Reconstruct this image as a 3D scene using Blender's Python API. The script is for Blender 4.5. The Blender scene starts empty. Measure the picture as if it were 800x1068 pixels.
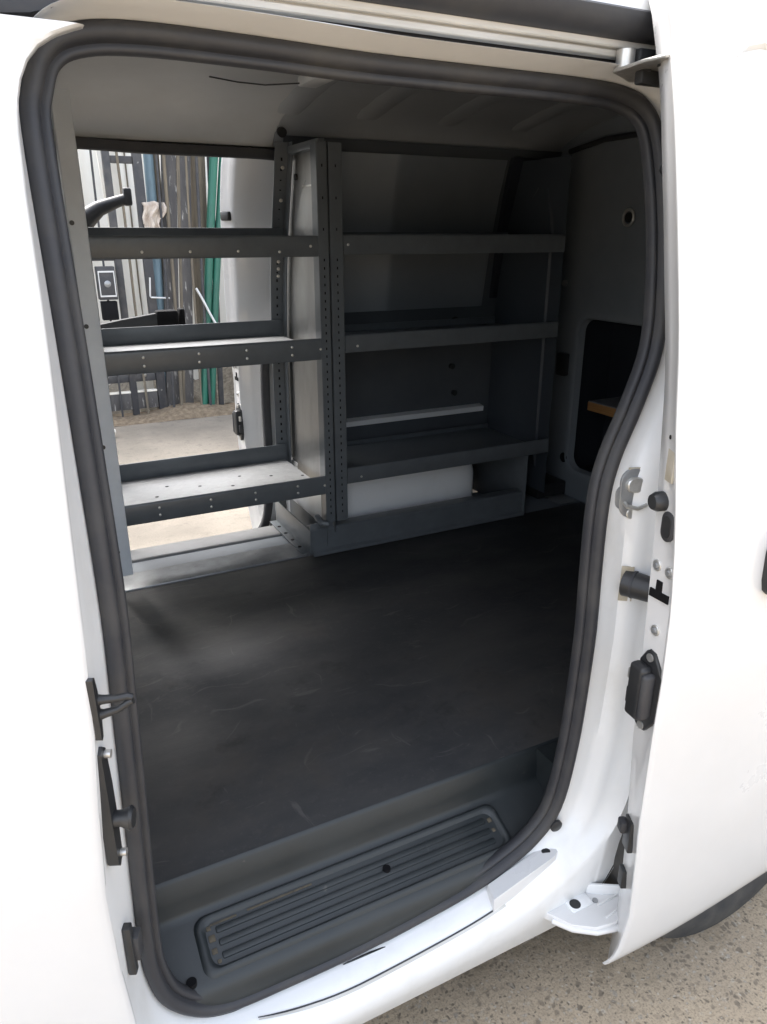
import bpy, bmesh, math, random
from mathutils import Vector, Matrix
R = math.radians
random.seed(7)
S = bpy.context.scene
COL = S.collection

# ------------------------------------------------------------------ camera, sky, sun, exposure
cam = bpy.data.cameras.new("camera"); cob = bpy.data.objects.new("camera", cam); COL.objects.link(cob)
cam.sensor_fit = 'VERTICAL'; cam.sensor_height = 24.0; cam.lens = 24.0 * 765 / 1068
cam.clip_start = 0.02; cam.clip_end = 500
cob.location = (0, 0, 1.59)
cob.rotation_euler = (R(90 - 20.7), 0, R(-27))
S.camera = cob

SUN_EL, SUN_AZ = R(56), R(-22)      # azimuth measured clockwise from +Y
W = bpy.data.worlds.new("World"); S.world = W; W.use_nodes = True
nt = W.node_tree; nt.nodes.clear()
out = nt.nodes.new('ShaderNodeOutputWorld'); bg = nt.nodes.new('ShaderNodeBackground')
sky = nt.nodes.new('ShaderNodeTexSky'); sky.sky_type = 'NISHITA'; sky.sun_disc = False
sky.sun_elevation = SUN_EL; sky.sun_rotation = SUN_AZ
sky.air_density = 1.0; sky.dust_density = 4.0; sky.ozone_density = 1.0
hs = nt.nodes.new('ShaderNodeHueSaturation'); hs.inputs['Saturation'].default_value = 0.45
nt.links.new(sky.outputs[0], hs.inputs['Color']); nt.links.new(hs.outputs[0], bg.inputs['Color'])
bg.inputs['Strength'].default_value = 0.15
nt.links.new(bg.outputs[0], out.inputs[0])
sl = bpy.data.lights.new("sun", 'SUN'); sl.energy = 0.6; sl.angle = R(24); sl.color = (1, .985, .96)
so = bpy.data.objects.new("sun", sl); COL.objects.link(so)
d = Vector((math.sin(SUN_AZ) * math.cos(SUN_EL), math.cos(SUN_AZ) * math.cos(SUN_EL), math.sin(SUN_EL)))
so.rotation_euler = d.to_track_quat('Z', 'Y').to_euler()
vs = S.view_settings; vs.view_transform = 'Standard'; vs.look = 'None'; vs.gamma = 1; vs.exposure = 2.3

# ------------------------------------------------------------------ materials
def mat(name, col, rough=.5, metal=0., coat=0., spec=.5):
    m = bpy.data.materials.new(name); m.use_nodes = True
    p = m.node_tree.nodes['Principled BSDF']
    p.inputs['Base Color'].default_value = (*col, 1); p.inputs['Roughness'].default_value = rough
    p.inputs['Metallic'].default_value = metal; p.inputs['Coat Weight'].default_value = coat
    p.inputs['Specular IOR Level'].default_value = spec
    return m
def vary(m, c2, scale=6., lo=.35, hi=.7, detail=6., stretch=(1, 1, 1), rough2=None, bump=0., bscale=None, bdist=.002, c3=None, s3=40., lo3=.6, hi3=.75):
    """mix the base colour with c2 by fractal noise in object space, optional speckle c3, roughness change and bump"""
    t = m.node_tree; N = t.nodes; L = t.links; p = N['Principled BSDF']
    tc = N.new('ShaderNodeTexCoord'); mp = N.new('ShaderNodeMapping'); mp.inputs['Scale'].default_value = stretch
    L.new(tc.outputs['Object'], mp.inputs['Vector'])
    def noise(s, lo, hi, det=detail):
        n = N.new('ShaderNodeTexNoise'); n.inputs['Scale'].default_value = s; n.inputs['Detail'].default_value = det
        n.inputs['Roughness'].default_value = .62
        L.new(mp.outputs[0], n.inputs['Vector'])
        r = N.new('ShaderNodeMapRange'); r.inputs['From Min'].default_value = lo; r.inputs['From Max'].default_value = hi
        L.new(n.outputs[0], r.inputs['Value']); return n, r
    n1, r1 = noise(scale, lo, hi)
    mx = N.new('ShaderNodeMix'); mx.data_type = 'RGBA'
    mx.inputs[6].default_value = p.inputs['Base Color'].default_value; mx.inputs[7].default_value = (*c2, 1)
    L.new(r1.outputs[0], mx.inputs[0]); last = mx.outputs[2]
    if c3:
        n3, r3 = noise(s3, lo3, hi3, 3.)
        m3 = N.new('ShaderNodeMix'); m3.data_type = 'RGBA'; m3.inputs[7].default_value = (*c3, 1)
        L.new(last, m3.inputs[6]); L.new(r3.outputs[0], m3.inputs[0]); last = m3.outputs[2]
    L.new(last, p.inputs['Base Color'])
    if rough2 is not None:
        rr = N.new('ShaderNodeMapRange'); rr.inputs['To Min'].default_value = p.inputs['Roughness'].default_value; rr.inputs['To Max'].default_value = rough2
        L.new(r1.outputs[0], rr.inputs['Value']); L.new(rr.outputs[0], p.inputs['Roughness'])
    if bump:
        n2, _ = noise(bscale or scale * 4, 0, 1)
        bp = N.new('ShaderNodeBump'); bp.inputs['Strength'].default_value = bump; bp.inputs['Distance'].default_value = bdist
        L.new(n2.outputs[0], bp.inputs['Height']); L.new(bp.outputs[0], p.inputs['Normal'])
    return m

WHITE = vary(mat('white_paint', (.73, .73, .725), .26, coat=.8), (.69, .685, .675), 3., rough2=.36)
JAMB = vary(mat('jamb_paint', (.82, .825, .82), .34, coat=.3), (.70, .695, .67), 7., .5, .8, stretch=(1, 1, .6))
RAILP = vary(mat('dusty_rail_paint', (.60, .585, .55), .5), (.34, .32, .28), 9., .42, .75, stretch=(.25, 3, 3))
RUB = vary(mat('seal_rubber_and_shade', (.030, .031, .036), .55), (.060, .058, .056), 9., .45, .75, rough2=.72)
TRIM = vary(mat('black_plastic', (.018, .019, .021), .42), (.03, .03, .03), 20.)
HOLE = mat('dark_cavity', (.006, .006, .007), .8, spec=.2)
INNER = vary(mat('interior_grey_paint', (.23, .255, .28), .45), (.19, .21, .23), 3.)
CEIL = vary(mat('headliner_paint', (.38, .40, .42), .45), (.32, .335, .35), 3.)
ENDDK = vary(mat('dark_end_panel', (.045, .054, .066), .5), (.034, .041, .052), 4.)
HEADER = vary(mat('interior_header_paint', (.58, .595, .60), .4), (.50, .51, .51), 3.)
LINER = vary(mat('interior_dark_panel', (.085, .095, .105), .5), (.065, .073, .082), 4.)
SILL = vary(mat('sill_grey_paint', (.22, .225, .23), .45), (.18, .18, .178), 8.)
NAVY = vary(mat('dark_trim_panel', (.020, .024, .032), .6), (.014, .017, .024), 4.)
SHELF = vary(mat('charcoal_powder_coat', (.118, .131, .142), .33), (.098, .109, .117), 18., bump=.06, bscale=500., bdist=.0005)
GALV = vary(mat('galvanised_steel', (.35, .36, .365), .36, metal=.5), (.27, .275, .28), 22., rough2=.5, c3=(.22, .21, .2), s3=60., lo3=.66, hi3=.74)
PALEPOST = vary(mat('pale_grey_powder_coat', (.68, .72, .76), .4), (.60, .64, .68), 9.)
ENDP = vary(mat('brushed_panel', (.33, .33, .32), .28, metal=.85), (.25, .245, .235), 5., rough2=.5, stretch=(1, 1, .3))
CHROME = vary(mat('zinc_plate_and_light_dots', (.66, .65, .62), .32, metal=.7), (.5, .49, .46), 60.)
PLY = vary(mat('plywood_edge', (.50, .27, .10), .6), (.36, .17, .06), 5., stretch=(1, 1, 30))
CARPET = vary(mat('grey_board_top', (.26, .27, .28), .9), (.2, .2, .21), 30.)
STICK = vary(mat('yellowed_sticker', (.50, .46, .38), .6), (.40, .35, .26), 40.)
GLASS = mat('tinted_glass', (.02, .025, .028), .05, spec=.6)
TYRE = vary(mat('tyre_rubber', (.03, .03, .031), .75), (.07, .065, .058), 16., bump=.3, bscale=60.)
STEELW = vary(mat('steel_wheel', (.35, .35, .35), .4, metal=.7), (.22, .21, .2), 12.)

# load floor: worn dark rubber mat with brown dust and pale scuffs
def floor_material():
    m = vary(mat('worn_rubber_mat', (.034, .035, .037), .55), (.072, .068, .064), 2.6, .38, .68, stretch=(.7, 1.5, 1), rough2=.42, bump=.25, bscale=70., bdist=.0015)
    t = m.node_tree; N = t.nodes; L = t.links; p = N['Principled BSDF']
    src = p.inputs['Base Color'].links[0].from_socket
    tc = N.new('ShaderNodeTexCoord')
    dn = N.new('ShaderNodeTexNoise'); dn.inputs['Scale'].default_value = 2.6; dn.inputs['Detail'].default_value = 3
    L.new(tc.outputs['Object'], dn.inputs['Vector'])
    da = N.new('ShaderNodeMix'); da.data_type = 'RGBA'; da.blend_type = 'ADD'; da.inputs[0].default_value = .35
    L.new(tc.outputs['Object'], da.inputs[6]); L.new(dn.outputs['Color'], da.inputs[7])
    for rot, sc, w, st in ((.55, (5, 34, 1), .645, .05), (-.85, (40, 5, 1), .665, .05), (1.3, (7, 30, 1), .66, .05), (2.5, (4, 46, 1), .665, .05)):
        mp = N.new('ShaderNodeMapping'); mp.inputs['Rotation'].default_value = (0, 0, rot); mp.inputs['Scale'].default_value = sc
        n = N.new('ShaderNodeTexNoise'); n.inputs['Scale'].default_value = .9; n.inputs['Detail'].default_value = 5; n.inputs['Roughness'].default_value = .6
        r = N.new('ShaderNodeMapRange'); r.inputs['From Min'].default_value = w; r.inputs['From Max'].default_value = w + st
        r.inputs['To Max'].default_value = .38
        mx = N.new('ShaderNodeMix'); mx.data_type = 'RGBA'; mx.inputs[7].default_value = (.15, .142, .13, 1)
        L.new(da.outputs[2], mp.inputs[0]); L.new(mp.outputs[0], n.inputs['Vector']); L.new(n.outputs[0], r.inputs['Value'])
        L.new(r.outputs[0], mx.inputs[0]); L.new(src, mx.inputs[6]); src = mx.outputs[2]
    for sc_, lo_, hi_, col_, st_ in ((38., .55, .75, (.085, .08, .075, 1), .5), (120., .60, .72, (.10, .096, .09, 1), .55), (7., .58, .72, (.014, .014, .015, 1), .75), (3.1, .54, .70, (.075, .064, .053, 1), .5)):
        n = N.new('ShaderNodeTexNoise'); n.inputs['Scale'].default_value = sc_; n.inputs['Detail'].default_value = 8; n.inputs['Roughness'].default_value = .7
        r = N.new('ShaderNodeMapRange'); r.inputs['From Min'].default_value = lo_; r.inputs['From Max'].default_value = hi_; r.inputs['To Max'].default_value = st_
        mx = N.new('ShaderNodeMix'); mx.data_type = 'RGBA'; mx.inputs[7].default_value = col_
        L.new(tc.outputs['Object'], n.inputs['Vector']); L.new(n.outputs[0], r.inputs['Value'])
        L.new(r.outputs[0], mx.inputs[0]); L.new(src, mx.inputs[6]); src = mx.outputs[2]
    L.new(src, p.inputs['Base Color']); return m
FLOOR = floor_material()
STEP = vary(mat('scuffed_step_plastic', (.019, .0235, .0255), .42), (.030, .034, .035), 5., .4, .7, rough2=.55, bump=.12, bscale=250., bdist=.0008, c3=(.09, .085, .075), s3=30., lo3=.68, hi3=.8)
DIRT = vary(mat('dry_dirt', (.105, .088, .062), .95), (.06, .052, .04), 60.)

def ground_material():
    m = mat('yard_ground', (.30, .27, .225), .9); t = m.node_tree; N = t.nodes; L = t.links; p = N['Principled BSDF']
    tc = N.new('ShaderNodeTexCoord'); P = tc.outputs['Object']
    def noise(s, det=6., rough=.6):
        n = N.new('ShaderNodeTexNoise'); n.inputs['Scale'].default_value = s; n.inputs['Detail'].default_value = det; n.inputs['Roughness'].default_value = rough
        L.new(P, n.inputs['Vector']); return n.outputs[0]
    def ramp(v, lo, hi, a=0, b=1):
        r = N.new('ShaderNodeMapRange'); r.inputs['From Min'].default_value = lo; r.inputs['From Max'].default_value = hi
        r.inputs['To Min'].default_value = a; r.inputs['To Max'].default_value = b; L.new(v, r.inputs['Value']); return r.outputs[0]
    def mix(f, a, bcol):
        x = N.new('ShaderNodeMix'); x.data_type = 'RGBA'
        L.new(f, x.inputs[0])
        if isinstance(a, tuple): x.inputs[6].default_value = (*a, 1)
        else: L.new(a, x.inputs[6])
        if isinstance(bcol, tuple): x.inputs[7].default_value = (*bcol, 1)
        else: L.new(bcol, x.inputs[7])
        return x.outputs[2]
    def mul(a, b):
        x = N.new('ShaderNodeMath'); x.operation = 'MULTIPLY'; L.new(a, x.inputs[0]); L.new(b, x.inputs[1]); return x.outputs[0]
    # near: worn exposed-aggregate concrete
    c = mix(ramp(noise(3.2), .4, .66), (.36, .29, .205), (.45, .36, .25))
    dist = N.new('ShaderNodeTexNoise'); dist.inputs['Scale'].default_value = 30; L.new(P, dist.inputs['Vector'])
    wob = N.new('ShaderNodeMix'); wob.data_type = 'RGBA'; wob.blend_type = 'ADD'; wob.inputs[0].default_value = .03
    L.new(P, wob.inputs[6]); L.new(dist.outputs['Color'], wob.inputs[7])
    def stones(scale, lo, hi):
        v = N.new('ShaderNodeTexVoronoi'); v.inputs['Scale'].default_value = scale; L.new(wob.outputs[2], v.inputs['Vector'])
        return ramp(v.outputs['Distance'], hi, lo), v.outputs['Color']
    patch = ramp(noise(2.6, 4.), .30, .52)
    s1, c1 = stones(58, .26, .46)
    bw = N.new('ShaderNodeSeparateColor'); L.new(c1, bw.inputs[0])
    c = mix(mul(s1, mul(patch, ramp(bw.outputs[0], .46, .58, 0, .72))), c, (.12, .098, .075))
    c = mix(mul(s1, mul(patch, ramp(bw.outputs[1], .82, .9, 0, .6))), c, (.46, .42, .35))
    s2, c2 = stones(105, .22, .42)
    bw2 = N.new('ShaderNodeSeparateColor'); L.new(c2, bw2.inputs[0])
    c = mix(mul(s2, ramp(bw2.outputs[0], .5, .6, 0, .9)), c, (.13, .108, .08))
    c = mix(mul(s2, ramp(bw2.outputs[1], .72, .8, 0, .7)), c, (.48, .43, .35))
    c = mix(ramp(noise(190., 3.), .48, .68, 0, .7), c, (.16, .132, .095))
    c = mix(ramp(noise(5.5, 5.), .52, .66, 0, .55), c, (.22, .175, .115))
    # far: pale sandy hardstand
    f = mix(ramp(noise(1.4), .38, .66), (.25, .22, .178), (.165, .145, .118))
    f = mix(ramp(noise(16., 5.), .55, .75, 0, .8), f, (.12, .105, .085))
    f = mix(ramp(noise(70., 4.), .5, .7, 0, .6), f, (.15, .13, .105))
    sx = N.new('ShaderNodeSeparateXYZ'); L.new(P, sx.inputs[0])
    ad = N.new('ShaderNodeMath'); ad.operation = 'ADD'; L.new(sx.outputs['Y'], ad.inputs[0]); L.new(noise(1.2), ad.inputs[1])
    c = mix(ramp(ad.outputs[0], 2.2, 3.4), c, f)
    L.new(c, p.inputs['Base Color'])
    bp = N.new('ShaderNodeBump'); bp.inputs['Strength'].default_value = .5; bp.inputs['Distance'].default_value = .006
    L.new(noise(60., 6.), bp.inputs['Height']); L.new(bp.outputs[0], p.inputs['Normal'])
    return m
GROUND = ground_material()

# ------------------------------------------------------------------ helpers
def tag(o, label=None, cat=None, group=None, kind=None):
    for k, v in (('label', label), ('category', cat), ('group', group), ('kind', kind)):
        if v: o[k] = v
    return o
def empty(name, loc, label, cat, group=None):
    o = bpy.data.objects.new(name, None); COL.objects.link(o); o.location = loc
    o.empty_display_size = .1
    return tag(o, label, cat, group)
ORIG = {}
class MB:
    """collects shapes in world coordinates, build() links them as one mesh object under a parent"""
    def __init__(s): s.b = bmesh.new(); s.mi = 0; s.mats = []
    def use(s, m):
        if m not in s.mats: s.mats.append(m)
        s.mi = s.mats.index(m); return s
    def _f(s, vs_):
        try:
            f = s.b.faces.new(vs_); f.material_index = s.mi; return f
        except ValueError: return None
    def box(s, x0, x1, y0, y1, z0, z1, bev=0., seg=2):
        M = Matrix.Translation(((x0 + x1) / 2, (y0 + y1) / 2, (z0 + z1) / 2)) @ Matrix.Diagonal((abs(x1 - x0), abs(y1 - y0), abs(z1 - z0), 1))
        return s.obox(M, bev, seg)
    def obox(s, M, bev=0., seg=2):
        r = bmesh.ops.create_cube(s.b, size=1.0, matrix=M)
        fs = {f for v in r['verts'] for f in v.link_faces}
        for f in fs: f.material_index = s.mi
        if bev:
            es = list({e for v in r['verts'] for e in v.link_edges})
            q = bmesh.ops.bevel(s.b, geom=es, offset=bev, segments=seg, affect='EDGES', profile=.5)
            for f in q['faces']: f.material_index = s.mi
        return s
    def beam(s, p0, p1, w, h, bev=0., up=(0, 0, 1)):
        p0, p1 = Vector(p0), Vector(p1); d = p1 - p0; L = d.length; d.normalize()
        a = Vector(up).cross(d)
        if a.length < 1e-4: a = Vector((1, 0, 0)).cross(d)
        a.normalize(); c = d.cross(a)
        M = Matrix((a, c, d)).transposed().to_4x4(); M.translation = (p0 + p1) / 2
        return s.obox(M @ Matrix.Diagonal((w, h, L, 1)), bev)
    def tube(s, pts, r, n=12, cap=True, rs=None):
        pts = [Vector(p) for p in pts]; rings = []; up = None
        for i, p in enumerate(pts):
            t = (pts[min(i + 1, len(pts) - 1)] - pts[max(i - 1, 0)]).normalized()
            if up is None:
                up = t.orthogonal().normalized()
            up = (up - t * up.dot(t)).normalized(); c = t.cross(up)
            rr = rs[i] if rs else r
            rings.append([s.b.verts.new(p + (up * math.cos(2 * math.pi * k / n) + c * math.sin(2 * math.pi * k / n)) * rr) for k in range(n)])
        for a, b_ in zip(rings, rings[1:]):
            for k in range(n): s._f((a[k], a[(k + 1) % n], b_[(k + 1) % n], b_[k]))
        if cap: s._f(rings[0][::-1]); s._f(rings[-1])
        return s
    def loft(s, loops, closed=True, ring=False, cap=False):
        """loops: lists of points of equal length; closed: each loop closes; ring: last loop joins the first"""
        vs_ = [[s.b.verts.new(p) for p in l] for l in loops]; n = len(loops[0]); k = len(loops)
        for i in range(k if ring else k - 1):
            a, c = vs_[i], vs_[(i + 1) % k]
            for j in range(n if closed else n - 1): s._f((a[j], a[(j + 1) % n], c[(j + 1) % n], c[j]))
        if cap: s._f(vs_[0][::-1]); s._f(vs_[-1])
        return s
    def prism(s, poly, axis, a, b_):
        """extrude a 2-D outline along axis 'X','Y' or 'Z' from a to b_"""
        def P(q, t): return {'X': (t, q[0], q[1]), 'Y': (q[0], t, q[1]), 'Z': (q[0], q[1], t)}[axis]
        v0 = [s.b.verts.new(P(q, a)) for q in poly]; v1 = [s.b.verts.new(P(q, b_)) for q in poly]; n = len(poly)
        s._f(v0[::-1]); s._f(v1)
        for j in range(n): s._f((v0[j], v0[(j + 1) % n], v1[(j + 1) % n], v1[j]))
        return s
    def build(s, name, m, parent=None, xf=None, label=None, smooth=38, bevel=0.):
        b = s.b
        org = ORIG.get(parent.name, Vector()) if parent else Vector()
        for v in b.verts:
            if xf: v.co = Vector(xf(*v.co))
        if parent is None:
            if b.verts:
                lo = Vector([min(v.co[i] for v in b.verts) for i in range(3)]); hi = Vector([max(v.co[i] for v in b.verts) for i in range(3)])
                org = Vector(((lo.x + hi.x) / 2, (lo.y + hi.y) / 2, lo.z))
        for v in b.verts: v.co = v.co - org
        bmesh.ops.recalc_face_normals(b, faces=b.faces)
        me = bpy.data.meshes.new(name); b.to_mesh(me); b.free()
        for q in (s.mats or [m]): me.materials.append(q)
        if smooth:
            me.shade_smooth()
            try: me.set_sharp_from_angle(angle=R(smooth))
            except Exception: pass
        o = bpy.data.objects.new(name, me); COL.objects.link(o)
        if parent:
            o.parent = parent; ORIG[o.name] = org
        else:
            o.location = org; ORIG[o.name] = org
        if bevel:
            q = o.modifiers.new('bevel', 'BEVEL'); q.width = bevel; q.segments = 2; q.limit_method = 'ANGLE'; q.angle_limit = R(40)
        if label: o['label'] = label
        return o
def root(name, loc, label, cat, group=None):
    o = empty(name, loc, label, cat, group); ORIG[o.name] = Vector(loc); return o
def dup(o, parent=None, offset=Vector()):
    c = o.copy(); COL.objects.link(c)
    if parent: c.parent = parent
    c.location = o.location + Vector(offset)
    ORIG[c.name] = ORIG.get(o.name, Vector())
    for ch in [q for q in bpy.data.objects if q.parent == o]: dup(ch, c)
    return c
def interp(x, T):
    if x <= T[0][0]: return T[0][1]
    for (a, u), (b_, v) in zip(T, T[1:]):
        if x <= b_: return u + (v - u) * (x - a) / (b_ - a)
    return T[-1][1]
def catmull(P, n=6):
    o = []; m = len(P)
    for i in range(m):
        p0, p1, p2, p3 = P[i - 1], P[i], P[(i + 1) % m], P[(i + 2) % m]
        for k in range(n):
            t = k / n
            o.append(tuple(.5 * (2 * p1[a] + (p2[a] - p0[a]) * t + (2 * p0[a] - 5 * p1[a] + 4 * p2[a] - p3[a]) * t * t + (3 * p1[a] - p0[a] - 3 * p2[a] + p3[a]) * t ** 3) for a in (0, 1)))
    return o
def rrect(x0, x1, z0, z1, r, n=5):
    o = []
    for cx, cz, a0 in ((x1 - r, z1 - r, 0), (x0 + r, z1 - r, 90), (x0 + r, z0 + r, 180), (x1 - r, z0 + r, 270)):
        for k in range(n + 1):
            a = R(a0 + 90 * k / n); o.append((cx + r * math.cos(a), cz + r * math.sin(a)))
    return o

# ------------------------------------------------------------------ ground
g = MB()
g.loft([[(-150, y, 0), (-20, y, 0), (0, y, 0), (20, y, 0), (150, y, 0)] for y in (-150, -20, 0, 10, 30, 150)], closed=False)
tag(g.build('ground', GROUND, smooth=0), kind='structure')

# ------------------------------------------------------------------ van body
# near body-side profile: outward skin Y at height z (the van's length runs along X, the camera side is low Y)
BZ = [(0.0, .90), (.2, .872), (.3, .858), (.5, .845), (.9, .835), (1.15, .845), (1.45, .88), (1.65, .915), (1.8, .955), (1.9, 1.0), (2.1, 1.15)]
def b(z):
    return (interp(z - .04, BZ) + interp(z, BZ) * 2 + interp(z + .04, BZ)) / 4
MIR = 3.72
def far(x, y, z):
    t = min(max((z - 1.2) / .6, 0), 1); return (x, MIR - y, z + .045 * t * t * (3 - 2 * t))
def near(x, y, z): return (x, y, z)
van = root('van', (.9, MIR / 2, 0), 'white cargo van with both side doors slid open on the yard', 'van')

SEAL = [(.057, 1.70), (.066, 1.75), (.085, 1.79), (.125, 1.815), (.2, 1.825), (.35, 1.824), (.5, 1.82), (.7, 1.82), (.87, 1.82), (.96, 1.815), (1.012, 1.797), (1.038, 1.755),
        (1.045, 1.66), (1.045, 1.53), (1.030, 1.40), (.985, 1.30), (.938, 1.215), (.917, 1.14), (.912, 1.0), (.912, .82), (.906, .63), (.882, .47), (.83, .395),
        (.746, .350), (.66, .325), (.542, .31), (.40, .300), (.28, .300), (.171, .306), (.108, .335), (.062, .395), (.042, .48), (.040, .58), (.047, .8), (.053, .98), (.058, 1.13), (.058, 1.33), (.057, 1.53)]
LOOP = catmull(SEAL, 5)
def normals(L):
    o = []; m = len(L)
    for i in range(m):
        dx, dz = L[(i + 1) % m][0] - L[i - 1][0], L[(i + 1) % m][1] - L[i - 1][1]; l = math.hypot(dx, dz)
        o.append((-dz / l, dx / l))
    return o
NRM = normals(LOOP)          # clockwise loop -> (-dz, dx) points outwards
def offs(nx, nz): return (.105 if nx > 0 else .038) * abs(nx), (.022 if nz > 0 else .065) * abs(nz)
# (share of the sideways offset, share of the depth) for left/right and for top/bottom
PROF_R = [(-.06, -.12), (.02, .02), (.10, .10), (.30, .16), (.42, .20), (.50, .42), (.72, .50), (.88, .62), (.97, .86), (1, 1)]
PROF_L = [(-.1, -.12), (.02, .02), (.15, .14), (.32, .3), (.5, .48), (.62, .6), (.75, .74), (.87, .87), (.96, .96), (1, 1)]
PROF_B = [(-.15, -.12), (.02, .02), (.06, .10), (.12, .3), (.18, .5), (.26, .68), (.38, .83), (.55, .93), (.8, .985), (1, 1)]
def jamb_pt(i, k):
    x, z = LOOP[i]; nx, nz = NRM[i]
    ax, az = nx * nx, nz * nz
    pr = PROF_R if nx > 0 else PROF_L; pv = PROF_B if nz < 0 else PROF_L
    u = pr[k][0] * ax + pv[k][0] * az; v = pr[k][1] * ax + pv[k][1] * az
    ox = .105 if nx > 0 else interp(z, [(.4, .030), (.65, .036), (.74, .042), (.84, .041), (1.0, .031), (1.16, .029), (1.5, .014), (1.7, .009)]); oz = (.010 if nz > 0 else .065)
    X = x + nx * ox * u; Z = z + nz * oz * u
    return (X, b(Z) + .08 * (1 - v), Z)
def outer_pt(i, drop=0.):
    X, Y, Z = jamb_pt(i, len(PROF_R) - 1); nx, nz = NRM[i]
    tx = min(max(nx * 1.5, 0), 1); tz = min(max(-nz * 1.5, 0), 1); tt = min(max(nz * 1.5, 0), 1)
    Z3 = Z + (.185 - Z) * tz + .0005 * tt
    xm = 1.02 if Z3 > .42 else interp(Z3, [(.18, .90), (.207, .928), (.24, .968), (.30, .995), (.346, 1.009), (.42, 1.02)])
    X3 = X + (max(xm, X + .004) - X) * tx
    return (X3, b(Z3) + .001, Z3)

def side_structure(xf, isnear):
    nL = len(LOOP)
    m = MB()
    rings = [[jamb_pt(i, k) for i in range(nL)] for k in range(len(PROF_R))]
    o1 = [outer_pt(i) for i in range(nL)]
    o2 = [(p[0] + (.004 if NRM[i][0] > .3 else 0), p[1] + .012, p[2] - (.008 if NRM[i][1] < -.3 else 0)) for i, p in enumerate(o1)]
    o3 = [(p[0], p[1] + .09, p[2] + (.01 if NRM[i][1] < -.3 else 0)) for i, p in enumerate(o1)]
    m.loft(rings + [o1, o2, o3])
    m.build('door_frame', JAMB, van, xf, smooth=50)
    # quarter panel behind the opening, wheel arch cut out
    m = MB(); cx, cz, r = 1.38, .34, .36
    R3 = sorted((p[2], p[0]) for i, p in enumerate(o1) if NRM[i][0] > .2)
    zs = [.18 + .24 * k / 12 for k in range(13)] + [.42 + (.70 - .42) * math.sin(k / 10 * math.pi / 2) for k in range(1, 11)]
    left = []; right = []
    for z in zs:
        h = math.sqrt(max(r * r - (z - cz) ** 2, 0)) if z > cz else r
        x0 = interp(z, R3)
        left.append((x0 + .002, z, x0 + .004 if z < .42 else max(cx - h, x0 + .004))); right.append((cx + h, z, 2.42))
    for part in (left, right):
        m.loft([[(p[0] + (p[2] - p[0]) * t, b(p[1]), p[1]) for t in (0, .33, .66, 1)] for p in part], closed=False)
    m.loft([[(x, b(z), z) for x in (interp(z, R3) + .002, 1.3, 1.53, 1.8, 2.1, 2.42)] for z in [.70 + (1.86 - .70) * k / 16 for k in range(17)]], closed=False)
    arch = [(cx - r * math.cos(a), cz + r * math.sin(a)) for a in [math.pi * k / 28 for k in range(29)]]
    m.loft([[(x, b(z) + dy, z) for x, z in arch] for dy in (.0015, .012, .05)], closed=False)
    m.build('quarter_panel', WHITE, van, xf)
    m = MB(); m.loft([[(cx - (r + .01) * math.cos(a), y, cz + (r + .01) * math.sin(a)) for a in [math.pi * k / 24 for k in range(-3, 28)]] for y in (.90, 1.10)], closed=False)
    m.prism([(cx + (r + .012) * math.cos(a), cz + (r + .012) * math.sin(a)) for a in [2 * math.pi * k / 30 for k in range(30)]], 'Y', 1.105, 1.11)
    m.build('wheel_well', HOLE, van, xf)
    # roof side strip above the opening: rail trough, dark roof moulding
    xs = (-1.25, -.6, -.2, .0, .3, .6, .9, 1.2, 1.7, 2.42)
    m = MB(); m.loft([[(x, y, z) for x in xs] for y, z in ((1.016, 1.834), (1.010, 1.8345), (1.010, 1.85))], closed=False)
    m.build('drip_channel', RUB, van, xf, smooth=60)
    m = MB(); m.loft([[(x, y, z) for x in ((.10, .13) + xs[4:])] for y, z in ((1.0, 1.842), (.987, 1.8425), (.985, 1.844), (.985, 1.8505), (.990, 1.851), (.990, 1.8535), (.981, 1.854), (.979, 1.856), (.979, 1.864))], closed=False)
    m.build('upper_rail', RAILP, van, xf, smooth=30)
    m = MB(); m.loft([[(x, y, z) for x in xs] for y, z in ((1.0, 1.844), (.99, 1.862), (.972, 1.8635), (.964, 1.866), (.955, 1.874), (.947, 1.886), (.946, 1.894), (.952, 1.898), (1.0, 1.90))], closed=False)
    m.build('roof_moulding', RUB, van, xf, smooth=60)
    # front door, closed, with its window
    m = MB(); zs = [.19, .3, .45, .6, .75, .9, 1.0, 1.12]
    LE = sorted((jamb_pt(i, 9)[2], jamb_pt(i, 9)[0] + .0015) for i in range(nL) if NRM[i][0] < -.6)
    def edge(z): return interp(z, LE) if LE[0][0] < z < 1.69 else interp(z, [(.19, .010), (.5, .010), (.65, .010), (.74, .006), (.84, .009), (1.0, .022), (1.16, .027), (1.5, .040), (1.69, .050), (1.715, .053), (1.74, .060), (1.76, .070), (1.775, .083), (1.787, .101), (1.795, .120), (1.80, .134)])
    def row(z, x0): 
        e = edge(z); X = [x0 + (e - .03 - x0) * t for t in (0, .25, .5, .75, 1)] + [e - .018, e - .008, e - .002, e, e, e]
        dy = [0] * 5 + [0, .001, .004, .008, .014, .024 if z > 1.66 else .05]
        return [(x, b(z) - .004 + q, z) for x, q in zip(X, dy)]
    m.loft([row(z, -1.15) for z in zs], closed=False)
    m.loft([row(z, -.16) for z in [1.12 + .057 * k for k in range(11)] + [1.70, 1.71, 1.72, 1.73, 1.74, 1.75, 1.76, 1.768, 1.775, 1.78]], closed=False)       # pillar frame behind the window
    m.loft([row(z, -1.15) for z in (1.78, 1.784, 1.788, 1.792, 1.796, 1.799)], closed=False)
    m.loft([[(x, b(z) - .004, z) for x in (-1.15, -1.08)] for z in (1.12, 1.4, 1.6, 1.78)], closed=False)
    fd = m.build('front_door', WHITE, van, xf)
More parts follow.
